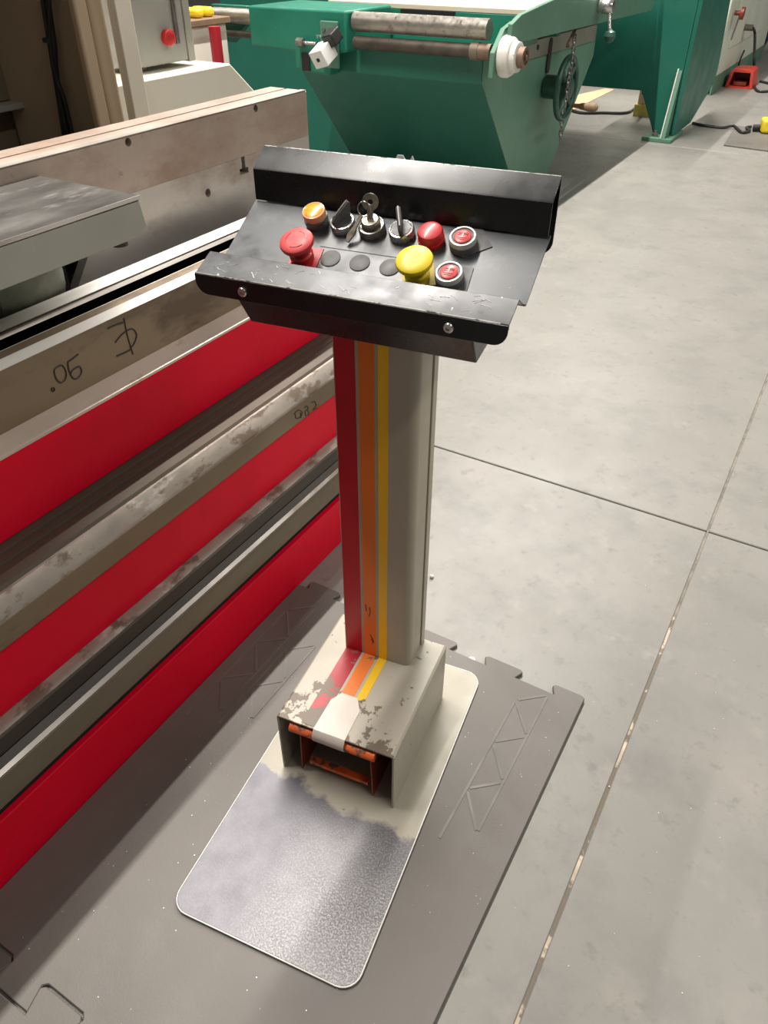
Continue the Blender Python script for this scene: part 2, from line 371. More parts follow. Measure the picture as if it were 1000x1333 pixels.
# stepped die rail on the middle panel
run('die_rail', [(-.104, .4115), (-.012, .4115), (-.010, .4140), (-.010, .4560), (-.104, .4560)], 'steel_brown', bevel=.001)
run('worn_strip', [(-.104, .4562), (-.0105, .4562), (-.0115, .4620), (-.031, .4840), (-.104, .4840)], 'worn_edge')
run('die_step', [(-.104, .4842), (-.036, .4842), (-.040, .4890), (-.066, .4955), (-.104, .4955)], 'steel_tread')
run('die_step', [(-.104, .4957), (-.069, .4957), (-.070, .4985), (-.081, .5015), (-.104, .5015)], 'steel_tread')
run('die_step', [(-.104, .5017), (-.085, .5017), (-.086, .5045), (-.0965, .5070), (-.104, .5070)], 'steel_tread')
run('red_panel', [(-.214, .5075), (-.097, .5075), (-.097, .635), (-.214, .635)], 'red_paint', bevel=.002, label='highest and widest red panel under the marked steel plate')
run('pale_ledge', [(-.214, .6352), (-.095, .6352), (-.0945, .640), (-.124, .6535), (-.214, .6535)], 'pale_ledge')
pl_ = run('marked_plate', [(-.165, .6537), (-.125, .6537), (-.125, .7445), (-.165, .7445)], 'steel_brown', label='brown steel plate with hand-drawn marks')
run('bright_edge', [(-.165, .7447), (-.124, .7447), (-.1235, .7455), (-.140, .7517), (-.165, .7517)], 'strip_white')
run('strip_back', [(-.158, .7519), (-.142, .7519), (-.152, .7545), (-.158, .7545)], 'steel_brown')
XM = -.33
run('slot', [(-.214, .640), (-.2125, .640), (-.2125, .655), (-.166, .655), (-.166, .745), (-.168, .745), (-.168, .657), (-.214, .657)], 'cavity_shade')
run('slot', [(XM - .01, .640), (-.216, .640), (-.216, .655), (-.249, .660), (-.249, .7488), (-.257, .7488), (-.257, .708), (XM - .01, .708)], 'cavity_shade')
run('bright_edge', [(-.257, .7490), (-.203, .7490), (-.200, .7505), (-.204, .7545), (-.257, .7545)], 'steel_ground')
run('groove', [(-.250, .7546), (-.212, .7546), (-.212, .7562), (-.250, .7562)], 'cavity_shade')
run('bright_edge', [(-.250, .7563), (-.210, .7563), (-.2090, .7580), (-.221, .7632), (-.226, .7630), (-.250, .7570)], 'strip_white')
# ram: lower plate with a slanted cut at its end, upper bar with a groove along its top
yc0 = px(95, 372, 0, XM).y; yc1 = px(135, 305, 0, XM).y; YBR = px(399, 125, 0, XM).y
rl = press.part('ram_lower_plate', MB().prism(0, [(yc0, .7090), (YBR, .7090), (YBR, .8478), (YA, .8478), (YA, .835), (yc1, .822)], -.350, XM), 'steel_ground', bevel=0)
def hole(x, y, r, d=.09, face=-.33):
    c = px(x, y, 0, face); return MB().cyl((face - d, c.y, c.z), (face + .01, c.y, c.z), r, 20)
ts = px(317, 213, 0, XM)
cut(rl, [hole(271, 251, .0085), MB().prism(0, [(ts.y - .015, ts.z - .021), (ts.y + .015, ts.z - .021), (ts.y + .015, ts.z - .009), (ts.y + .006, ts.z - .009), (ts.y + .006, ts.z + .021), (ts.y - .006, ts.z + .021), (ts.y - .006, ts.z - .009), (ts.y - .015, ts.z - .009)], XM - .03, XM + .01)])
ru = press.part('ram_upper_bar', MB().prism(1, [(-.435, .8482), (XM, .8482), (XM, .942), (XM - .003, .944), (-.385, .944), (-.385, .938), (-.391, .938), (-.391, .944), (-.435, .944)], YA, YBR), 'steel_ram')
cut(ru, [hole(167, 185, .0075), hole(333, 141, .0075)])
for h_ in (rl, ru):
    h_.data.materials.clear(); h_.data.materials.append(MT['steel_ground' if h_ is rl else 'steel_ram'])
press.part('ram_top_edge', MB().box(-.346, XM - .0005, YA, YBR, .9442, .9455), 'steel_ground')
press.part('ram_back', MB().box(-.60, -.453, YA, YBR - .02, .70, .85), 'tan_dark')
press.part('cavity_back', MB().box(-.452, -.440, YA, YBR - .02, .70, .846), 'cavity_shade')
# hand-written marks on the steel
def strokes(name, lines, x, par, r=.0011, conv=None):
    mb = MB()
    for ln in lines:
        pts = [px(*conv(p), 0, x) for p in ln]; pts = [Vector((x + .0004, p.y, p.z)) for p in pts]
        mb.tube(spline(pts, 4), r, 5)
    return press.part(name, mb, 'marker', parent=par)
c8 = lambda p: (p[0] * .2, 330 + p[1] * .2)
strokes('marker_ninety_degrees', [[(375, 735), (352, 760), (365, 815), (395, 840), (425, 815), (428, 770), (405, 728), (375, 735)], [(440, 705), (470, 685), (508, 655)], [(440, 705), (448, 760), (475, 812), (508, 808), (530, 770), (515, 735), (475, 755), (455, 790)], [(340, 878), (350, 875), (354, 888), (344, 896), (334, 888), (340, 872)]], -.125, pl_, .0013, c8)
strokes('marker_sign', [[(805, 420), (830, 540), (865, 655)], [(700, 488), (750, 465), (800, 448)], [(748, 580), (800, 520), (860, 490), (888, 530), (870, 590), (845, 615)], [(758, 668), (800, 650), (850, 625)]], -.125, pl_, .0013, c8)
c6 = lambda p: (p[0] * .46, 300 + p[1] * .46)
strokes('marker_number', [[(832, 520), (845, 508), (855, 515), (850, 528), (838, 532), (836, 520)], [(850, 515), (852, 530)], [(862, 502), (868, 496), (872, 505), (864, 512), (866, 524), (874, 518), (870, 508)], [(882, 488), (890, 484), (894, 494), (886, 508), (897, 502)]], -.010, None, .0009, c6)

# grey support block lying in front of the ram, with wrapped bundles under it
kb = px(55, 227, 0, XM); kf = px(175, 256, 2, kb.z); zb = px(178, 300, 1, kb.y).z; XK = kf.x; YK = (kb.y + kf.y) / 2
blk = Thing('support_block', 'grey-green steel block with scuffed dark top projecting before the ram', 'block', (-.2, .2, .7095))
mat('block_top', (.16, .155, .145), .38, .5, .35, 7, wear=[((.42, .40, .37), 9, .55, .12, .42, .5)], stretch=(2, .6, 1))
blk.part('block_body', MB().prism(0, [(YA, zb), (YK - .017, zb), (YK + .006, zb + .012), (YK, kb.z - .007), (YA, kb.z - .007)], XM + .0015, XK), 'grey_green_paint', bevel=.0015)
blk.part('top_plate', MB().box(XM + .0015, XK + .001, YA, YK + .001, kb.z - .0065, kb.z), 'block_top', bevel=.001)
blk.part('top_edge', MB().box(XK + .0012, XK + .0030, YA, YK + .0015, kb.z - .005, kb.z + .0008), 'steel_bright')
blk.part('underside_bolt', MB().cyl((XK - .03, YK - .03, zb - .013), (XK - .03, YK - .03, zb - .0002), .013, 12), 'roller_dark')
blk.part('dark_opening', MB().box(XM + .0015, XM + .006, YA, yc0 - .01, .7095, zb - .0005), 'cavity_shade')  # black sheet painted as the dark opening under the block
ZC = (.7150 + zb) / 2; HZ = (zb - .7150) / 2 - .002; XC = XM + .042
def bundle(y0, y1, label):
    mb = MB(); n = 14
    rings = []
    for i in range(9):
        t = i / 8; yy = y0 + (y1 - y0) * t; s_ = .75 + .25 * math.sin(math.pi * t)
        rings.append([mb.bm.verts.new((XC + math.cos(2 * math.pi * k / n) * .034 * s_ * random.uniform(.85, 1.0), yy, ZC + math.sin(2 * math.pi * k / n) * HZ * s_ * random.uniform(.9, 1.0))) for k in range(n)])
    for a, b in zip(rings, rings[1:]):
        for k in range(n): mb.bm.faces.new((a[k], a[(k + 1) % n], b[(k + 1) % n], b[k]))
    mb.bm.faces.new(rings[0][::-1]); mb.bm.faces.new(rings[-1])
    return mb
ya_ = px(30, 400, 0, XC + .03).y; yb_ = px(85, 350, 0, XC + .03).y
blk.part('wrapped_bundle', bundle(ya_ - .03, yb_, ''), 'wrap_green', smooth=60)
blk.part('wrapped_bundle', bundle(ya_ - .30, ya_ - .05, ''), 'wrap_green', smooth=60)

# ------------------------------------------------------------------ the press frame behind the ram
fr = press
up_ = fr.part('upright', MB().box(-1.0, -.645, 1.12, 1.165, FL, 1.42), 'tan_paint', bevel=.012, seg=3)
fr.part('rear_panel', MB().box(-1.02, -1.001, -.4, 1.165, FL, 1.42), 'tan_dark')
fr.part('upright_fold', MB().box(-.668, -.646, 1.085, 1.119, FL, 1.42), 'tan_paint', parent=up_, bevel=.006, seg=3)
fr.part('shade_roof', MB().box(-1.10, -.62, -.4, 1.165, 1.421, 1.50), 'tan_paint')  # unseen roof, added to keep lamp light out of the frame
fr.part('edge_plate', MB().box(-.64, -.615, 1.166, 1.212, FL, 1.42), 'cream', parent=up_, bevel=.002, label='cream edge strip of the upright')
p0 = px(0, 143, 0, -.95); p1 = px(58, 130, 0, -.95)
fr.part('ledge', MB().box(-1.0, -.94, p0.y - .4, p1.y, p1.z - .008, p1.z + .005), 'box_grey', bevel=.002)
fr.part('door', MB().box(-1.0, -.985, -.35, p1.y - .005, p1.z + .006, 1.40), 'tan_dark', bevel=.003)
def cable(pts, r, y, x=None):
    return fr.part('cable', MB().tube(spline([px(a, b, 1, y) if x is None else px(a, b, 0, x) for a, b in pts], 5), r, 7), 'cable_black')
cable([(28, -12), (33, 20), (45, 70), (55, 110), (59, 130)], .0035, 0, -.93)
cable([(54, -15), (60, 25), (68, 75), (76, 125), (86, 190)], .006, 1.105)
cable([(60, -15), (66, 25), (71, 60), (73, 90), (79, 130), (92, 190)], .006, 1.10)
cable([(64, -15), (65, 30), (66, 55), (72, 95), (84, 130), (98, 190)], .0045, 1.095)
fr.part('cable_tie', MB().lathe([(.014, -.004), (.014, .004)], px(64, 52, 1, 1.10), (0, 0, 1), 10), 'cable_black')

cbx = Thing('switch_box', 'grey switch box with red push button mounted by the press frame', 'switch box', (-1.1, 1.7, .93))
q0 = px(180, 92, 0, -1.0); q1 = px(246, 80, 0, -1.0)
cbx.part('box_body', MB().box(-1.16, -1.0, q0.y - .02, q1.y, q1.z + .004, 1.28), 'box_grey', bevel=.003)
cbx.part('hinge_strip', MB().box(-1.0, -.992, q1.y - .045, q1.y - .033, q1.z + .05, 1.28), 'dull_metal', bevel=.001)
cbx.part('side_strip', MB().box(-1.15, -.996, q1.y + .001, q1.y + .028, q1.z + .0, 1.28), 'grey_green_paint', bevel=.002)
br = px(221, 49, 0, -.985)
cbx.part('red_button', MB().lathe([(.018, -.02), (.020, 0), (.0215, .012), (.020, .019), (.012, .022), (0, .022)], (-.9995, br.y, br.z), (1, 0, 0)), 'button_red')
cbx.part('conduit', MB().cyl((-1.05, q0.y + .07, px(185, 105, 0, -.92).z + .001), (-1.05, q0.y + .07, q1.z + .02), .012), 'dull_metal')
cv = [px(185, 105, 0, -.92), px(300, 86, 0, -.92), px(345, 133, 0, -.92)]
single('sloped_cover', MB().prism(0, [(cv[0].y - .25, FL), (cv[0].y - .25, cv[0].z), (cv[1].y, cv[0].z), (cv[2].y, cv[2].z), (cv[2].y + .25, cv[2].z - .3), (cv[2].y + .25, FL)], -1.35, -.92), 'cream', 'cream painted sheet cover with sloping end beside the press', 'cover', (-1.1, 1.9, FL), bevel=.004)
cw = Thing('storage_cabinet', 'tall pale cream cabinet panel behind the switch box', 'cabinet', (-2.4, 3.3, FL))
a0 = px(250, 60, 0, -2.3); a1 = px(297, 60, 0, -2.3)
cw.part('cabinet_body', MB().box(-2.7, -2.3, a0.y - .8, a1.y, FL, px(270, 33, 0, -2.3).z), 'cream_wall', bevel=.004)
cw.part('cabinet_top', MB().box(-2.72, -2.28, a0.y - .8, a1.y + .02, px(270, 33, 0, -2.3).z + .001, px(270, 24, 0, -2.3).z), 'wood_brown', bevel=.003)
zt = px(270, 24, 0, -2.3).z
for i, (X_, c_) in enumerate(((258, 'yellow_tool'), (272, 'yellow_tool'))):
    q = px(X_, 20, 0, -2.35)
    single('tool_case', MB().box(-2.45, -2.33, q.y - .03, q.y + .03, zt + .001, zt + .045), c_, ('small yellow tool case on the cabinet top near the switch box', 'yellow tool case on the cabinet top by the green bracket')[i], 'tool case', (-2.39, q.y, zt), group='yellow cases on the cabinet', bevel=.015)
r0 = px(283, 70, 0, -2.2)
single('red_post', MB().cyl((-2.2, r0.y, FL), (-2.2, r0.y, r0.z + .12), .030, 16), 'post_red', 'dark red round post standing below the green roller bracket', 'post', (-2.2, r0.y, FL))

# ------------------------------------------------------------------ green machine with rollers (behind)
g = Thing('green_roller_machine', 'big green machine with steel rollers, handwheel and pale table top', 'machine', (-1.35, 4.4, FL))
XR, XL, YF = -.825, -1.90, 3.58
prof = [(3.58, .652), (4.19, FL), (4.66, FL), (5.28, .60), (5.28, .77), (3.58, .77)]
g.part('body', MB().prism(0, prof, XL, XR - .004), 'green', bevel=.004)
g.part('side_plate', MB().prism(0, [(y, z) for y, z in prof], XR - .003, XR + .003), 'green_pale', bevel=.001)
g.part('side_strip', MB().prism(0, [(3.95, .70), (5.25, .685), (5.25, .770), (3.95, .778)], XR + .0032, XR + .008), 'grey_green_paint')
for t in (4.05, 4.25, 4.85):
    g.part('bolt', MB().cyl((XR + .008, t, .742), (XR + .014, t, .742), .012, 10), 'roller_dark')
g.part('side_slot', MB().prism(0, rrect(4.42, 4.47, .60, .77, .024), XR + .0035, XR + .012), 'black')
XA_ = -.68
g.part('table_front', MB().box(-1.86, XR, 3.95, 3.99, .771, .905), 'green_chipped', bevel=.003)
sl0 = px(522, 20, 1, 3.945); sl1 = px(592, 23, 1, 3.945)
g.part('slot', MB().box(sl0.x, sl1.x, 3.94, 3.951, sl1.z - .02, sl1.z + .025), 'black')
g.part('table_top', MB().prism(2, [(-1.95, 3.95), (XR - .02, 3.95), (XA_ - .03, 4.0), (XA_ - .03, 6.05), (-1.95, 6.05)], .906, .93), 'table_beige', bevel=.003)
AP0, AP1 = px(674, 56, 0, XA_), px(848, 14, 0, XA_)
for yb in (4.2, 5.2): g.part('apron_bracket', MB().box(XR + .009, XA_ - .024, yb, yb + .05, .80, .90), 'green')
g.part('apron', MB().prism(0, [(AP0.y, AP0.z), (AP1.y, AP1.z), (AP1.y + .04, AP1.z + .02), (AP1.y + .04, 1.0), (AP0.y + .6, .985), (AP0.y + .02, .935), (AP0.y - .08, .905), (AP0.y - .08, AP0.z + .01)], XA_ - .023, XA_), 'green_pale', bevel=.003)
# end bracket of the rollers
RY = 3.55; DY = RY - 3.56; XB_ = px(645, 60, 1, 3.48).x
g.part('bracket_tie', MB().box(XR - .05, XB_ - .0125, 3.93, 3.975, .80, .88), 'green')
g.part('end_bracket', MB().prism(0, [(3.46 + DY, .700), (3.50 + DY, .70), (3.60 + DY, .78), (3.98, .79), (3.98, .885), (3.66 + DY, .905), (3.56 + DY, .885), (3.46 + DY, .80)], XB_ - .012, XB_ + .011), 'green_pale', bevel=.002)
ra, rb_ = px(463, 28, 1, RY), px(640, 40, 1, RY)
g.part('upper_roller', MB().cyl((ra.x, RY, ra.z), (rb_.x - .01, RY, ra.z), .044, 24), 'roller_steel')
for t in (.33, .80):
    xx = ra.x + (rb_.x - ra.x) * t
    d_ = Vector((.25, -.70, .5)).normalized()
    g.part('roller_hole', MB().cyl(Vector((xx, RY, ra.z)) + d_ * .040, Vector((xx, RY, ra.z)) + d_ * .0448, .011, 12), 'black')
rc, rd = px(463, 55, 1, RY - .02), px(640, 70, 1, RY - .02)
zl = rc.z - .0
g.part('lower_roller', MB().cyl((rc.x, RY - .02, zl), (rd.x - .10, RY - .02, zl), .030, 20), 'roller_dark')
g.part('roller_sleeve', MB().cyl((rd.x - .10, RY - .02, zl), (rd.x - .06, RY - .02, zl), .037, 20), 'steel_khaki')
g.part('roller_sleeve', MB().cyl((rd.x - .06, RY - .02, zl), (rd.x + .0, RY - .02, zl), .034, 20), 'brown_metal')
hb = Vector((XB_ + .012, RY, px(658, 75, 0, XB_ + .04).z))
hub = g.part('roller_hub', MB().lathe([(.082, 0), (.086, .01), (.086, .03), (.076, .05), (.064, .055), (.062, .078), (.05, .082), (0, .082)], hb, (1, 0, 0)), 'hub_white', label='white painted hub at the end of the roller')
g.part('shaft_end', MB().lathe([(.044, .0805), (.044, .112), (.030, .114), (.028, .104), (.012, .104), (.012, .118), (0, .118)], hb, (1, 0, 0)), 'brown_metal', parent=hub)
# casting that carries the rollers on the other side
k0, k1 = px(345, 20, 1, 3.62), px(470, 20, 1, 3.62)
cs = g.part('casting', MB().prism(1, [(k0.x, .925), (k0.x, .745), (px(385, 50, 1, 3.5).x, .735), (px(385, 50, 1, 3.5).x, .655), (px(430, 50, 1, 3.5).x, .64), (px(432, 50, 1, 3.5).x, .74), (k1.x, .75), (k1.x, .925)], 3.48, 3.93), 'green_chipped', bevel=.012, seg=3)
g.part('slot', MB().box(px(392, 55, 1, 3.475).x, px(402, 55, 1, 3.475).x, 3.472, 3.481, .655, .735), 'black', parent=cs)
s0 = px(395, 55, 1, 3.47)
g.part('clamp_screw', MB().cyl((s0.x - .02, 3.455, s0.z), (s0.x + .09, 3.455, s0.z), .009, 10), 'chrome', parent=cs)
g.part('clamp_nut', MB().lathe([(.022, -.02), (.022, .02)], (s0.x - .005, 3.452, s0.z), (1, 0, 0), 6), 'dull_metal', parent=cs)
s1 = px(430, 40, 1, 3.46)
g.part('switch_plate', MB().box(s1.x - .055, s1.x + .045, 3.452, 3.47, s1.z - .16, s1.z + .04), 'green_pale', parent=cs, bevel=.003)
for dx in (-.03, .025): g.part('bolt', MB().cyl((s1.x + dx, 3.44, s1.z + .005), (s1.x + dx, 3.452, s1.z + .005), .009, 8), 'dull_metal', parent=cs)
sw = px(424, 70, 1, 3.38)
tsw = Matrix.Rotation(math.radians(24), 3, 'X') @ Matrix.Rotation(math.radians(-16), 3, 'Y')
def obox(c, sx, sy, sz, M): 
    mb = MB().box(-sx, sx, -sy, sy, -sz, sz); bmesh.ops.transform(mb.bm, matrix=Matrix.Translation(c) @ M.to_4x4(), verts=mb.bm.verts); return mb
g.part('limit_switch', obox(Vector((sw.x, 3.36, sw.z)), .042, .05, .040, tsw), 'paper', parent=cs, bevel=.004)
g.part('switch_window', obox(Vector((sw.x, 3.36, sw.z)) + tsw @ Vector((0, -.0505, 0)), .008, .003, .008, tsw), 'black', parent=cs)
g.part('switch_head', obox(Vector((sw.x + .03, 3.40, sw.z + .068)), .032, .040, .030, tsw), 'black', parent=cs, bevel=.006)
lb = px(268, 40, 1, 3.56); lb2 = px(298, 40, 1, 3.56)
lbx = px(283, 20, 1, 3.56)
g.part('outer_bracket', MB().prism(1, [(px(266, 15, 1, 3.56).x, .91), (px(266, 15, 1, 3.56).x, .80), (px(270, 60, 1, 3.56).x, .735), (px(295, 60, 1, 3.56).x, .735), (px(312, 25, 1, 3.56).x, .83), (px(312, 15, 1, 3.56).x, .91)], 3.62, 3.66), 'green', bevel=.004)
u0, u1 = px(276, 15, 1, 3.56), px(345, 20, 1, 3.56)
g.part('upper_roller', MB().cyl((u0.x, 3.58, u0.z - .015), (u1.x + .02, 3.58, u0.z - .015), .036, 20), 'roller_steel')
u2, u3, u4 = px(277, 42, 1, 3.56), px(335, 46, 1, 3.56), px(385, 50, 1, 3.56)
g.part('lower_roller', MB().cyl((u2.x, 3.57, u2.z), (u3.x, 3.57, u2.z), .017, 14), 'roller_dark')
g.part('lower_roller', MB().cyl((u3.x, 3.57, u2.z), (u4.x, 3.57, u2.z), .028, 16), 'roller_dark')
g.part('rear_cabinet', MB().box(px(292, 60, 1, 4.45).x, -1.91, 4.45, 5.2, FL, .905), 'green', bevel=.01)
g.part('yellow_tag', MB().box(px(476, 18, 1, 3.93).x, px(487, 18, 1, 3.93).x, 3.92, 3.945, px(480, 20, 1, 3.93).z - .02, px(480, 12, 1, 3.93).z), 'yellow_tool', bevel=.004)
# handwheel on the side
hw = px(737, 115, 0, XR + .13); hx = hw.x; R_W = .15
wheel = g.part('handwheel', MB().tube([(hx, hw.y + R_W * math.cos(2 * math.pi * i / 36), hw.z + R_W * math.sin(2 * math.pi * i / 36)) for i in range(36)], .017, 10, True), 'green_dark_paint')
for i in range(4):
    t = math.pi / 4 + i * math.pi / 2
    g.part('spoke', MB().cyl((hx - .01, hw.y, hw.z), (hx, hw.y + R_W * math.cos(t), hw.z + R_W * math.sin(t)), .020, 10, .013), 'green_dark_paint', parent=wheel)
g.part('hub', MB().lathe([(.06, -.12), (.06, -.02), (.05, .03), (.02, .035), (0, .035)], (hx, hw.y, hw.z), (1, 0, 0)), 'green_dark_paint', parent=wheel)
g.part('handle', MB().lathe([(.010, 0), (.012, .05), (.017, .07), (.024, .12), (.024, .15), (.012, .165), (0, .166)], (hx, hw.y + .11, hw.z - .10), (1, 0, 0), 14), 'wood_brown', parent=wheel)
def link(c, ang, s=.020, r=.0036, side=(0, 1, 0)):
    a = Vector(side); b = Vector((0, 0, 1)); out = []
    for i in range(14):
        t = 2 * math.pi * i / 14; out.append(Vector(c) + a * math.cos(t) * s * .55 + b * math.sin(t) * s)
    return MB().tube(out, r, 6, True)
ch0 = px(748, 52, 0, XR + .16); ch1 = px(744, 92, 0, XR + .16)
def chain(a, b, n):
    for i in range(n):
        c = Vector(a).lerp(Vector(b), i / (n - 1)); s = (Vector(b) - Vector(a)).length / (n - 1) * .68
        g.part('chain_link', link(c, 0, s, .0045, (0, 1, 0) if i % 2 else (.7, .7, 0)), 'dull_metal')
chain(ch0, ch1, 7); chain(px(742, 92, 0, XR + .165), px(736, 135, 0, XR + .165), 8); chain(px(733, 145, 0, XR + .12), px(730, 180, 0, XR + .12), 6)
g.part('cotter_pin', MB().cyl(px(739, 60, 0, XR + .10), px(749, 38, 0, XR + .06), .010, 10), 'brown_metal')
# crank lever on the apron
lv = px(791, 8, 0, XA_ + .05); lv2 = px(794, 47, 0, XA_ + .10)
lever = g.part('crank_hub', MB().lathe([(.035, 0), (.04, .03), (.04, .07), (.03, .085), (0, .087)], (XA_, lv.y, lv.z), (1, 0, 0)), 'chrome')
g.part('crank_arm', MB().cyl((XA_ + .06, lv.y, lv.z), lv2, .014, 12, .010), 'chrome', parent=lever)
g.part('crank_ball', MB().lathe([(.0, -.034), (.02, -.028), (.034, 0), (.028, .02), (0, .034)], lv2, (0, 0, 1), 16), 'green_dark_paint', parent=lever)

# ------------------------------------------------------------------ second green machine on a foot
g2 = Thing('green_press_machine', 'dark teal green machine standing on a bolted foot plate with a gusset', 'machine', (-.8, 6.6, FL))
g2.part('front_plate', MB().prism(1, [(-.700, .293), (-.555, .02), (-.43, .02), (-.43, 1.3), (-1.6, 1.3), (-1.6, .285)], 6.20, 6.24), 'green', bevel=.008, seg=3)
g2.part('side_plate', MB().prism(0, [(6.20, .02), (6.75, .02), (7.40, .22), (7.42, .33), (7.05, 1.3), (6.20, 1.3)], -.429, -.40), 'green', bevel=.003)
g2.part('rear_body', MB().box(-1.0, -.431, 6.45, 6.75, .45, 1.3), 'green')
g2.part('foot_plate', MB().box(-.60, -.385, 6.06, 6.45, FL, .018), 'green_pale', bevel=.004)
g2.part('gusset', MB().prism(0, [(6.07, .02), (6.199, .02), (6.199, .44), (6.185, .44)], -.46, -.435), 'green_pale', bevel=.001)
g2.part('gusset_edge', MB().prism(0, [(6.06, .019), (6.085, .019), (6.199, .45), (6.18, .45)], -.468, -.4605), 'hub_white', bevel=.001)
g2.part('foot_bolt', MB().lathe([(.024, 0), (.024, .02), (.012, .022), (.012, .04), (0, .04)], (-.52, 6.12, .018), (0, 0, 1), 6), 'dull_metal')

# ------------------------------------------------------------------ far machine and things on the floor
fm = Thing('beige_cabinet_machine', 'pale beige machine side with a T-handle and plugged cables', 'machine', (-.9, 9.6, FL))
fm.part('side_panel', MB().box(-1.6, -.56, 8.3, 11.2, FL, 1.5), 'beige_machine', bevel=.01)
fm.part('kick_plate', MB().box(-1.6, -.555, 8.3, 11.2, FL, .14), 'green_pale')
lid0 = px(950, 62, 0, -.56); lid1 = px(990, 42, 0, -.56)
fm.part('access_panel', MB().box(-.562, -.548, lid0.y - .1, lid1.y, lid0.z, 1.3), 'beige_machine', bevel=.003)
kn = px(961, 17, 0, -.52)
kno = fm.part('handle', MB().lathe([(.02, 0), (.02, .05), (.05, .055), (.05, .08), (0, .08)], (-.548, kn.y, kn.z), (1, 0, 0)), 'pedal_red')
fm.part('rod', MB().cyl((-.50, kn.y, kn.z), px(952, 52, 0, -.52), .008, 8), 'dull_metal', parent=kno)
pg = px(976, 36, 0, -.50)
fm.part('plug', MB().cyl((-.548, pg.y, pg.z), (-.47, pg.y, pg.z), .028, 12), 'dull_metal')
single('power_cable', MB().tube(spline([(-.47, pg.y, pg.z), px(983, 45, 0, -.45), px(982, 75, 0, -.38), px(982, 98, 0, -.34), px(982, 112, 2, 0), px(988, 119, 2, 0), px(1005, 118, 2, 0), px(1012, 112, 2, 0), px(990, 106, 2, 0)], 6), .013, 8), 'cable_black', 'thick black cable hanging from the beige machine to the floor', 'cable', (-.4, 9.3, FL))
fm.part('cable', MB().tube(spline([px(960, 96, 0, -.53), px(963, 80, 0, -.53), px(969, 66, 0, -.53)], 5), .010, 6), 'cable_black')
rp = Thing('foot_pedal', 'small red foot pedal housing on the floor beside beige machine', 'foot pedal', (*px(961, 115, 2, FL).xy, FL))
ro_ = px(961, 115, 2, FL); rx, ry = ro_.x, ro_.y
rp.part('housing', MB().prism(1, [(rx - .13, FL), (rx - .10, FL + .15), (rx - .07, FL + .165), (rx + .07, FL + .165), (rx + .10, FL + .15), (rx + .13, FL), (rx + .10, FL), (rx + .078, FL + .135), (rx - .078, FL + .135), (rx - .10, FL)], ry, ry + .30), 'red_pedal', bevel=.004)
rp.part('pedal', MB().box(rx - .06, rx + .06, ry + .03, ry + .2, FL + .02, FL + .05), 'pedal_red', bevel=.004)
rp.part('base', MB().box(rx - .10, rx + .10, ry, ry + .28, FL, FL + .015), 'red_pedal')
rp.part('rear_wall', MB().box(rx - .09, rx + .09, ry + .26, ry + .29, FL + .015, FL + .13), 'pedal_red')
mc = [px(942, 190, 2, FL), px(1000, 199, 2, FL), px(957, 165, 2, FL)]
m0, e1, e2 = mc[0], mc[1] - mc[0], mc[2] - mc[0]
single('anti_fatigue_mat', MB().prism(2, [(m0.x, m0.y), (m0.x + 1.2, m0.y - .1), (m0.x + 1.2, m0.y + .72), (m0.x - .05, m0.y + .74)], FL, FL + .010), 'rubber', 'thin brown mat on the far floor under the yellow tool', 'mat', (m0.x + .5, m0.y + .3, FL), bevel=.002)
yt = Thing('yellow_tool', 'yellow power tool with black nozzle lying on the far mat', 'tool', (*px(995, 170, 2, 0).xy, 0))
yq = px(998, 172, 2, 0)
yt.part('tool_body', obox(Vector((yq.x + .03, yq.y, .05)), .085, .07, .048, Matrix.Rotation(.3, 3, 'Z')), 'yellow_tool', bevel=.02, seg=3)
yt.part('tool_top', obox(Vector((yq.x + .07, yq.y + .06, .10)), .08, .05, .035, Matrix.Rotation(.3, 3, 'Z')), 'yellow_tool', bevel=.018, seg=3)
yt.part('nozzle', MB().cyl((yq.x - .10, yq.y - .03, .025), (yq.x - .03, yq.y - .01, .03), .024, 12), 'cable_black')
single('extension_cord', MB().tube(spline([px(902, 160, 2, 0), px(915, 163, 2, 0), px(940, 166, 2, 0), px(955, 164, 2, .012), px(966, 172, 2, .012), px(976, 170, 2, .012), px(972, 166, 2, .012), px(978, 165, 2, .012)], 6), .010, 8), 'cable_black', 'black cord running from the green foot to the yellow tool', 'cable', (-.1, 6.6, FL))
single('floor_cable', MB().tube(spline([px(742, 143, 2, 0), px(757, 147, 2, 0), px(785, 147, 2, 0), px(815, 147, 2, 0), px(828, 140, 2, 0), px(836, 125, 1, 7.0), px(839, 112, 1, 6.9), px(840, 100, 1, 6.8)], 6), .013, 8), 'cable_black', 'black cable on the floor between the two green machines', 'cable', (-1.2, 7, FL))
single('cardboard_sheet', MB().prism(2, [tuple(px(742, 146, 2, FL).xy), tuple(px(800, 117, 2, FL).xy), tuple(px(788, 116, 2, FL).xy), tuple(px(735, 128, 2, FL).xy)], FL, FL + .006), 'cardboard', 'tan cardboard sheet lying on the floor behind the handwheel', 'cardboard', (*px(760, 120, 2, FL).xy, FL))
sb = px(842, 153, 2, FL)
st = Thing('wooden_block', 'brown wooden block with yellow band standing behind the green foot', 'block', (sb.x, sb.y, FL))
st.part('band', MB().box(sb.x - .12, sb.x + .12, sb.y, sb.y + .2, FL, FL + .09), 'yellow_card', bevel=.004)
st.part('block_top', MB().box(sb.x - .10, sb.x + .10, sb.y + .01, sb.y + .19, FL + .091, FL + .26), 'cardboard', bevel=.004)
bp = px(985, 72, 2, FL)
bl = Thing('blue_stand', 'dark blue steel stand at the far end beside beige machine', 'stand', (bp.x, bp.y, FL))
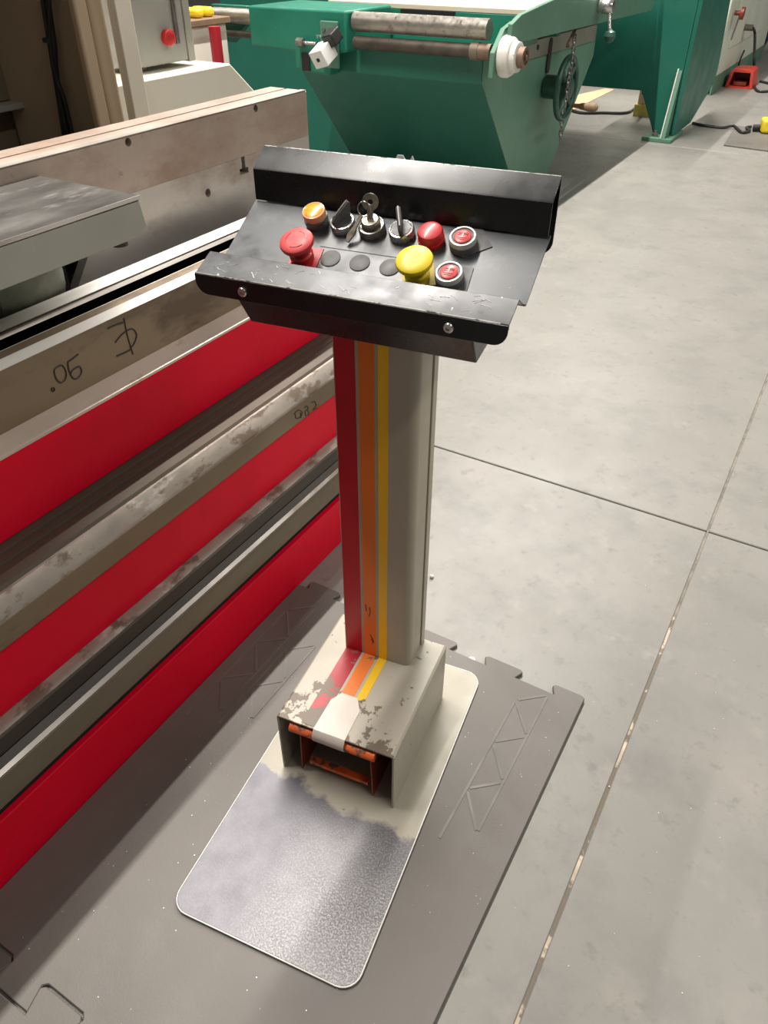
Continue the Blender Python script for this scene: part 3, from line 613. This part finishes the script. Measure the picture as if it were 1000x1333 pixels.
bl.part('leg', MB().prism(1, [(bp.x - .05, FL), (bp.x + .03, FL), (bp.x + .42, 1.3), (bp.x + .30, 1.3)], bp.y, bp.y + .1), 'blue_post')
bl.part('panel', MB().box(bp.x + .10, bp.x + 1.2, bp.y + .12, bp.y + .16, .30, 1.3), 'blue_post')

# ------------------------------------------------------------------ the control pedestal
B_ = math.radians(7.74)
O_ = px(460, 1287, 2, 0)
ex = Vector((math.cos(B_), math.sin(B_), 0)); ey = Vector((-math.sin(B_), math.cos(B_), 0))
cx0, cy0 = -.160, .316
base = Vector((O_.x, O_.y, 0)) + ex * cx0 + ey * cy0
c = Thing('control_pedestal', 'cream control pedestal with black button panel and red, orange and yellow stripes', 'control pedestal', tuple(base), B_)
c.off = (cx0, cy0, 0)      # parts are given in the pedestal's own frame: x across, y to the back, origin at the plate's front corner
bpz = .006
plate = c.part('base_plate', MB().prism(2, rrect(-.322, .004, -.008, .640, .030), 0, bpz), 'plate', bevel=.0012, label='steel foot plate, cream paint worn to bare metal')
c.part('plate_edge', MB().tube([(x, y, bpz - .0012) for x, y in rrect(-.3222, .0042, -.0082, .6402, .030)], .0013, 6, True), 'strip_white', parent=plate, label='bright polished edge of the foot plate')
# pedal cover: folded sheet with open front
XA, XB, Y0, Y1, HB = -.276, -.053, .288, .556, .160
cov = c.part('pedal_cover', MB().sheet(1, [(XA, bpz), (XA, HB - .004), (XA + .004, HB), (XB - .004, HB), (XB, HB - .004), (XB, bpz)][::-1], Y0, Y1, .004), 'cover', bevel=.0006, seg=1)
c.part('cover_back', MB().box(XA + .004, XB - .004, Y1 - .006, Y1 - .001, bpz, HB - .005), 'cover', parent=cov)
def fs(x0, x1, nm): pass
CX0, CX1, CY0, CY1, CZ = -.231, -.100, .479, .552, .85
STR = [('red', .002, .0345), ('orange', .0395, .0640), ('yellow', .0695, .0855)]
for nm, a, b in STR:
    yf = {'red': Y0 + .004, 'orange': .36, 'yellow': .372}[nm]
    c.part('cover_stripe', MB().box(CX0 + a, CX0 + b, yf, CY0 - .0005, HB + .0001, HB + .0006), nm + '_cover_stripe', parent=cov, label=nm + ' stripe on the cover, worn away at the front', smooth=0)
# column
r_ = .014
colp = [(CX0, CY0), (CX1 - r_, CY0)] + [(CX1 - r_ + r_ * math.sin(t), CY0 + r_ - r_ * math.cos(t)) for t in [math.radians(15 * i) for i in range(1, 7)]] + [(CX1, CY1 - .017), (CX0, CY1 - .017)]
column = c.part('column', MB().prism(2, colp, HB + .0005, CZ), 'console_cream', bevel=.0008, seg=1, smooth=25)
c.part('column_gap', MB().box(CX0 + .003, CX1 - .003, CY1 - .0172, CY1 - .0140, HB + .0005, CZ), 'black', parent=column)
c.part('rear_cover', MB().box(CX0 - .001, CX1 + .002, CY1 - .0140, CY1 + .004, HB + .0005, CZ), 'console_cream', parent=column, bevel=.001)
for nm, a, b in STR:
    c.part('column_stripe', MB().box(CX0 + a, CX0 + b, CY0 - .0006, CY0 - .0001, HB + .001, CZ), nm + '_stripe', parent=column, label=nm + ' stripe down the column', smooth=0)
# scribbles and scratches on the column
mb = MB()
for ln in [[(481, 790), (482, 797), (480, 803)], [(476, 787), (477, 795)], [(482, 826), (486, 834), (484, 838)], [(483, 832), (487, 836)]]:
    pts = []
    for a in ln:
        # meet the column's front plane
        d = cR * ((a[0] - 500) / F_PX) - cU * ((a[1] - 666.5) / F_PX) + cF
        P0 = Vector((O_.x, O_.y, 0)) + ey * (CY0 - .0007); t = (P0 - CAM).dot(ey) / d.dot(ey); P = CAM + d * t - Vector((O_.x, O_.y, 0))
        pts.append((P.dot(ex), CY0 - .0007, P.z))
    c.part('scribble', MB().tube(spline(pts, 3), .0009, 5), 'marker', parent=column)
# worn orange lip of the pedal and white tape folded over the edge
ped = c.part('pedal_bracket', MB().sheet(1, [(-.240, .012), (-.236, .125), (-.098, .125), (-.094, .012)][::-1], .294, .46, .003), 'pedal_red')
lipn = []
c.part('pedal_lip', MB().cyl((-.250, .2905, .141), (-.088, .2905, .141), .0095, 14), 'orange_tape', parent=ped, label='orange taped lip of the pedal')
c.part('pedal_slat', MB().box(-.215, -.118, .33, .336, .078, .082), 'dull_metal', parent=ped)
c.part('pedal_slat', MB().box(-.225, -.108, .30, .312, .028, .036), 'orange_tape', parent=ped)
c.part('pedal_plate', MB().box(-.225, -.108, .34, .45, .040, .046), 'pedal_red', parent=ped)
c.part('pedal_rear', MB().box(-.236, -.098, .452, .458, .012, .122), 'cavity_shade', parent=ped)
tw0, tw1 = -.203, -.143
tape = MB(); tp = [(tw0, Y0 - .001), (tw1, Y0 - .001), (tw1 - .001, .352), (tw1 - .017, .376), (tw0 + .013, .376), (tw0 + .001, .355)]
tape.prism(2, tp, HB + .0007, HB + .0013)
arc = [(Y0 - .001, HB + .0012), (.2800, .152), (.2790, .143), (.2815, .135), (.287, .1300)]
tape.sheet(0, [(y, z) for y, z in arc], tw0, tw1, .0007)
c.part('white_tape', tape, 'white_tape', parent=cov, smooth=50, label='white tape folded over the cover edge')

# ---- button panel
PX = -.162; HW = .2025
fy0, fz0, fy1, fz1 = .440, .905, .5325, .9535
tv = Vector((0, fy1 - fy0, fz1 - fz0)); FLN = tv.length; tv.normalize(); nv = Vector((0, -tv.z, tv.y))
def fp(x, t, h=0): return Vector((PX + x, fy0, fz0)) + tv * t + nv * h
ub = c.part('panel_box', MB().prism(0, [(.378, .893), (.416, .832), (.556, .846), (.560, .945), (.528, .942), (.445, .898), (.410, .912), (.380, .901)], PX - .158, PX + .158), 'panel_black', bevel=.002)
pf = c.part('panel_face', MB().sheet(0, [(fy1 + .004, fz1 + .002), (fy0, fz0), (fy0 - .006, fz0 + .0025)][::-1], PX - HW - .002, PX + HW + .002, -.0022), 'panel_face', bevel=.0004, seg=1)
fg = c.part('front_guard', MB().sheet(0, [(fy0 - .0065, fz0 + .0035), (.4090, .9225), (.3735, .9085), (.3715, .9065), (.3715, .901)][::-1], PX - HW, PX + HW, -.0022), 'panel_edge', bevel=.0004, seg=1)
# front flange with rounded lower corners
fl_pts = [(PX - HW, .9068), (PX + HW, .9068)]
rr = .017
for cxx, a in ((PX + HW - rr, 0), (PX - HW + rr, -90)):
    for i in range(8):
        t = math.radians(a - 90 * i / 7); fl_pts.append((cxx + rr * math.cos(t), .882 + rr + rr * math.sin(t)))
c.part('front_flange', MB().prism(1, fl_pts, .3690, .3714), 'panel_black', parent=fg, bevel=.0005, seg=1)
c.part('worn_corner', MB().tube([(PX - HW + .001, .3700, .9082), (PX + HW - .001, .3700, .9082)], .0011, 6), 'bare_edge', parent=fg)
for sx in (-.133, .135):
    sc_ = c.part('screw', MB().lathe([(.0058, 0), (.0062, .003), (.005, .0045), (.003, .0045), (.003, .002), (0, .002)], (PX + sx, .3690, .8945), (0, -1, 0), 14), 'chrome', parent=fg)
# rear guard: inverted channel
rg = c.part('rear_guard', MB().sheet(0, [(.5325, .9550), (.5325, .9930), (.5345, .9950), (.5660, 1.0145)], PX - HW, PX + HW, .0022), 'panel_black', bevel=.0004, seg=1)
c.part('rear_guard_top', MB().prism(0, [(.5345, .9955), (.5660, 1.0150), (.5655, 1.0158), (.5335, .9962)], PX - HW, PX + HW), 'panel_edge', parent=rg, smooth=0)
rf = [(PX - HW, 1.0155), (PX + HW, 1.0155)]
for cxx, a in ((PX + HW - rr, 0), (PX - HW + rr, -90)):
    for i in range(8):
        t = math.radians(a - 90 * i / 7); rf.append((cxx + rr * math.cos(t), .921 + rr + rr * math.sin(t)))
c.part('rear_flange', MB().prism(1, rf, .5662, .5688), 'panel_black', parent=rg, bevel=.0005, seg=1)
c.part('worn_corner', MB().tube([(PX - HW + .001, .5335, .9955), (PX + HW - .001, .5335, .9955)], .0010, 6), 'bare_edge', parent=rg)
c.part('worn_corner', MB().tube([(PX - HW + .001, .5665, 1.0155), (PX + HW - .001, .5665, 1.0155)], .0010, 6), 'bare_edge', parent=rg)
# scratches on the two worn ridges
def scr(par, y0, z0, y1, z1, n, xlo, xhi, seed):
    rnd = random.Random(seed); mb = MB(); up = Vector((0, -(z1 - z0), y1 - y0)).normalized()
    for i in range(n):
        x = rnd.uniform(xlo, xhi); t = rnd.uniform(.1, .9); L_ = rnd.uniform(.003, .014); a = rnd.uniform(-.9, .9)
        A = Vector((PX + x, y0 + (y1 - y0) * t, z0 + (z1 - z0) * t)) + up * .0001
        d = Vector((math.cos(a), math.sin(a) * (y1 - y0) / .038, math.sin(a) * (z1 - z0) / .038)) * L_
        q = A + d; tt = (q.y - y0) / (y1 - y0)
        if not .03 < tt < .97: continue
        mb.tube([A, A + d * .5 + Vector((0, .0004, 0)), q], .00042, 4)
    c.part('scratch_marks', mb, 'scratch', parent=par, kind='stuff')
scr(rg, .5345, .9955, .566, 1.0150, 46, -.19, .19, 3); scr(fg, .3735, .9085, .409, .9225, 40, -.19, .19, 4)

# ---- buttons: columns .0405 apart, two rows
cxs = [-.098, -.060, -.019, .022, .063, .105]; TB, TF = .078, .020
def lat(name, prof, x, t, mt, parent=None, n=28, h=.0004, **k): return c.part(name, MB().lathe(prof, fp(x, t, h), nv, n), mt, parent=parent, **k)
def legend(x, t, w, d, ang, mt, par, dx=0, dt=0):
    a = math.radians(ang); P = []
    for sx, sy in ((-1, -1), (1, -1), (1, 1), (-1, 1)):
        P.append(fp(x + dx + (sx * w * math.cos(a) - sy * d * math.sin(a)), t + dt + (sx * w * math.sin(a) + sy * d * math.cos(a)), .0003))
    return c.part('legend_plate', MB().poly(P, .0009, nv), mt, parent=par, smooth=0)
BZ = [(.0165, 0), (.0165, .010), (.0155, .012), (.0135, .012), (.0130, .0105), (0, .0105)]
# amber pilot light
o = lat('pilot_light', [(.0150, 0), (.0160, .006), (.0160, .012), (.0145, .0125), (0, .0125)], cxs[0], TB, 'dull_metal', label='amber pilot light')
lat('lens_rim', [(.0150, .0126), (.0155, .018), (.0150, .0215), (.0125, .0222), (.0120, .021), (0, .021)], cxs[0], TB, 'amber_rim', o)
lat('lens', [(.0118, .0211), (.0118, .0225), (.008, .0235), (0, .0238)], cxs[0], TB, 'amber', o)
# selectors
def selector(x, ang):
    o = lat('selector_switch', [(.0165, 0), (.0165, .008), (.0155, .0105), (.0135, .0108), (.0128, .0095), (0, .0095)], x, TB, 'chrome', label='black rotary selector switch with metal ring')
    lat('dial', [(.0126, .0096), (.0126, .0112), (0, .0116)], x, TB, 'handle_grey', o)
    a = math.radians(ang); d = Vector((math.cos(a), 0, 0)) + tv * math.sin(a); s = nv.cross(d)
    P0 = fp(x, TB, .011); pr = []
    for u_, h_ in ((-.0135, 0), (.0135, 0), (.0175, .018), (.0145, .0215), (-.010, .0125), (-.0135, .008)):
        pr.append(P0 + d * u_ + nv * h_ - s * .0029)
    c.part('knob', MB().poly(pr, .0058, s), 'handle_grey', parent=o, bevel=.0012)
    tp_ = [P0 + d * .0148 + nv * .0222 - s * .001, P0 + d * (-.009) + nv * .0133 - s * .001]
    c.part('pointer_line', MB().tube([p + s * .001 for p in tp_], .0009, 5), 'white_mark' if ang > 80 else 'dull_metal', parent=o)
selector(cxs[1], 62); selector(cxs[3], 112)
# key switch with two keys
o = lat('key_switch', [(.0175, 0), (.0175, .008), (.0165, .0105), (.0145, .0108), (.0138, .0095), (0, .0095)], cxs[2], TB, 'dull_metal', label='key switch with a key in it')
lat('key_barrel', [(.0125, .0096), (.0125, .0165), (.0105, .019), (0, .019)], cxs[2], TB, 'brass_key', o)
def keyring(par, base_, d, s, nrm):
    """a key: shank and round bow with a hole, d = direction out, s = sideways, nrm = thickness"""
    mb = MB()
    P0 = Vector(base_); mb.poly([P0 - s * .0038, P0 + s * .0038, P0 + s * .0038 + d * .012, P0 - s * .0038 + d * .012], .0022, nrm)
    n = 20; cc = P0 + d * .021
    A = [[], [], [], []]
    for i in range(n):
        t = 2 * math.pi * i / n; v_ = s * math.cos(t) + d * math.sin(t)
        for k_, (r, h) in enumerate(((.0105, 0), (.0035, 0), (.0035, .0024), (.0105, .0024))): A[k_].append(mb.bm.verts.new(cc + v_ * r + nrm * h))
    for k_ in range(4):
        for i in range(n): mb.bm.faces.new((A[k_][i], A[k_][(i + 1) % n], A[(k_ + 1) % 4][(i + 1) % n], A[(k_ + 1) % 4][i]))
    return c.part('key', mb, 'brass_key', parent=par)
kd = (nv * .86 + tv * .5).normalized(); kn_ = Vector((.25, 0, 0)) - tv * .9; kn_ = (kn_ - kd * kn_.dot(kd)).normalized()
keyring(o, fp(cxs[2], TB + .001, .0185), kd, kd.cross(kn_), kn_)
# the spare key hangs beside it
q0 = fp(cxs[2] - .012, TB + .004, .020); q1 = fp(cxs[2] - .024, TB - .028, .004); dd = (q1 - q0).normalized(); ss = dd.cross(nv).normalized()
mbk = MB(); nn_ = ss.cross(dd).normalized()
mbk.poly([q0 - ss * .002, q0 + ss * .002, q0 + dd * .018 + ss * .003, q0 + dd * .030 + ss * .0052, q1 + ss * .002, q1 - ss * .003, q0 + dd * .026 - ss * .005, q0 + dd * .016 - ss * .003], .0022, nn_)
c.part('spare_key', mbk, 'brass_key', parent=o, bevel=.0006)
c.part('key_ring', MB().tube([fp(cxs[2] - .006, TB + .003, .032) + (kd * math.cos(2 * math.pi * i / 20) + Vector((1, 0, 0)) * math.sin(2 * math.pi * i / 20)) * .009 for i in range(20)], .0008, 6, True), 'chrome', parent=o)
# red flush button
o = lat('push_button', [(.0165, 0), (.0170, .003), (.0170, .006), (.0155, .0065), (0, .0065)], cxs[4], TB - .004, 'button_red', label='all-red raised push button')
lat('cap', [(.0160, .0066), (.0162, .0150), (.0148, .0180), (.011, .0195), (0, .020)], cxs[4], TB - .004, 'button_red', o)
# two silver-ringed red buttons with lettering
def ringed(x, t, dx, dt, ang, lab):
    o = lat('push_button', [(.0172, 0), (.0175, .004), (.0172, .014), (.0160, .0160), (.0140, .0160), (.0134, .0140), (0, .0140)], x, t, 'satin_ring', label=lab)
    lat('collar', [(.0176, .0003), (.0178, .0095), (.0176, .0098)], x, t, 'handle_grey', o)
    lat('legend_ring', [(.0132, .0141), (.0132, .0147), (0, .0147)], x, t, 'legend_dark', o)
    lat('lens', [(.0108, .0148), (.0108, .0156), (.0095, .0162), (0, .0162)], x, t, 'lens_red', o)
    mb = MB()
    for ln in [[(-.006, .004), (-.0015, .0042)], [(-.0038, .005), (-.0038, .001)], [(-.006, .0008), (-.0012, .001)], [(.001, .005), (.001, .0005)], [(.001, .0048), (.0058, .0048), (.0058, .0008)], [(.001, .0028), (.0056, .0028)], [(-.006, -.003), (.006, -.003)], [(-.004, -.0055), (.004, -.0055)]]:
        mb.tube([fp(x + a, t + b, .01665) for a, b in ln], .00042, 4)
    c.part('lettering', mb, 'legend_dark', parent=o)
    legend(x, t, .0195, .0195, ang, 'plug_grey', o, dx, dt)
ringed(cxs[5], TB - .004, .008, .008, 38, 'silver-ringed red button with tilted legend plate')
ringed(cxs[5] + .001, TF - .003, .004, .003, 4, 'silver-ringed red button by the front ridge')
# red and yellow mushroom heads
def mushroom(x, t, mt, mstem, lab, R, H_, lx, lmt, lang):
    o = lat('mushroom_button', [(.0150, 0), (.0155, .003), (.0155, .008), (.0135, .010), (.0128, H_ - .010)], x, t, mstem, label=lab)
    lat('mushroom_head', [(.0128, H_ - .0105), (R * .78, H_ - .0095), (R * .97, H_ - .006), (R, H_ - .003), (R * .96, H_ - .0005), (R * .86, H_ + .0010), (R * .5, H_ + .0018), (0, H_ + .0020)], x, t, mt, o, n=36)
    legend(x, t, .020, .0175, lang, lmt, o, *lx)
    return o
es = mushroom(-.0945, .018, 'button_red_worn', 'button_red', 'red emergency mushroom button on red plate', .0222, .030, (.004, .0), 'button_red', 4)
mb = MB()
for a0_ in (20, 140, 260):
    mb.tube([fp(-.0945 + .0135 * math.cos(math.radians(a0_ + k * 8)), .018 + .0135 * math.sin(math.radians(a0_ + k * 8)), .0321) for k in range(10)], .0005, 4)
c.part('arrow_marks', mb, 'button_red', parent=es)
mushroom(.064, .0165, 'button_yellow', 'button_yellow', 'yellow mushroom button on pale plate', .0232, .029, (.002, -.001), 'yellow_card', 24)
# blanking plugs
for i in (1, 2, 3):
    lat('blanking_plug', [(.0133, 0), (.0133, .0009), (.0125, .0013), (0, .0013)], cxs[i] + .003, .0235, 'plug_grey', h=.0001, label='grey blanking plug')
c.part('row_plate', MB().poly([fp(-.079, .0405, .0002), fp(.048, .0405, .0002), fp(.048, .0412, .0002), fp(-.079, .0412, .0002)][::-1], .0003, nv), 'plug_grey', smooth=0)

# folded card tucked behind the rear guard
c.part('card_corner', MB().poly([(PX - .021, .570, 1.0), (PX + .010, .570, 1.0), (PX - .004, .573, 1.0195), (PX - .012, .574, 1.019)], .0012, (0, 1, 0)), 'paper', label='pale folded card corner showing above the rear guard')
c.part('card_corner', MB().poly([(PX - .002, .572, 1.0), (PX + .020, .572, 1.0), (PX + .008, .575, 1.0195)], .0012, (0, 1, 0)), 'paper')

# ------------------------------------------------------------------ small litter
rnd = random.Random(5); mb = MB()
def chipm(p, s):
    a = rnd.uniform(0, 6.28); P = [Vector((p.x + s * math.cos(a + k * 2.1) * rnd.uniform(.5, 1), p.y + s * math.sin(a + k * 2.1) * rnd.uniform(.5, 1), p.z + .0001)) for k in range(3)]
    mb.poly(P, s * .4)
for i in range(150): chipm(Vector((rnd.uniform(.08, .70), rnd.uniform(-.15, .83), -.0003)), rnd.uniform(.0006, .0017))
for i in range(120): chipm(Vector((rnd.uniform(.72, 1.6), rnd.uniform(.1, 2.6), FL)), rnd.uniform(.0008, .0022))
lt = build('metal_chips', mb, 'chip', kind='stuff', smooth=0); lt['label'] = 'tiny pale metal chips scattered over mat and concrete'; lt['category'] = 'metal chips'
wd = px(614, 859, 2, FL)
single('white_disc', MB().lathe([(.0075, 0), (.0075, .002), (0, .0024)], (wd.x, wd.y, FL), n=14), 'paper', 'small white disc lying on concrete beside the mat tabs', 'disc', (wd.x, wd.y, FL))
pb = px(562, 752, 2, FL)
mbp = MB(); bmesh.ops.create_icosphere(mbp.bm, subdivisions=1, radius=.006, matrix=Matrix.Translation((pb.x, pb.y, FL + .005)))
single('pebble', mbp, 'chip', 'pale crumb on the concrete close to the pedestal column', 'pebble', (pb.x, pb.y, FL))
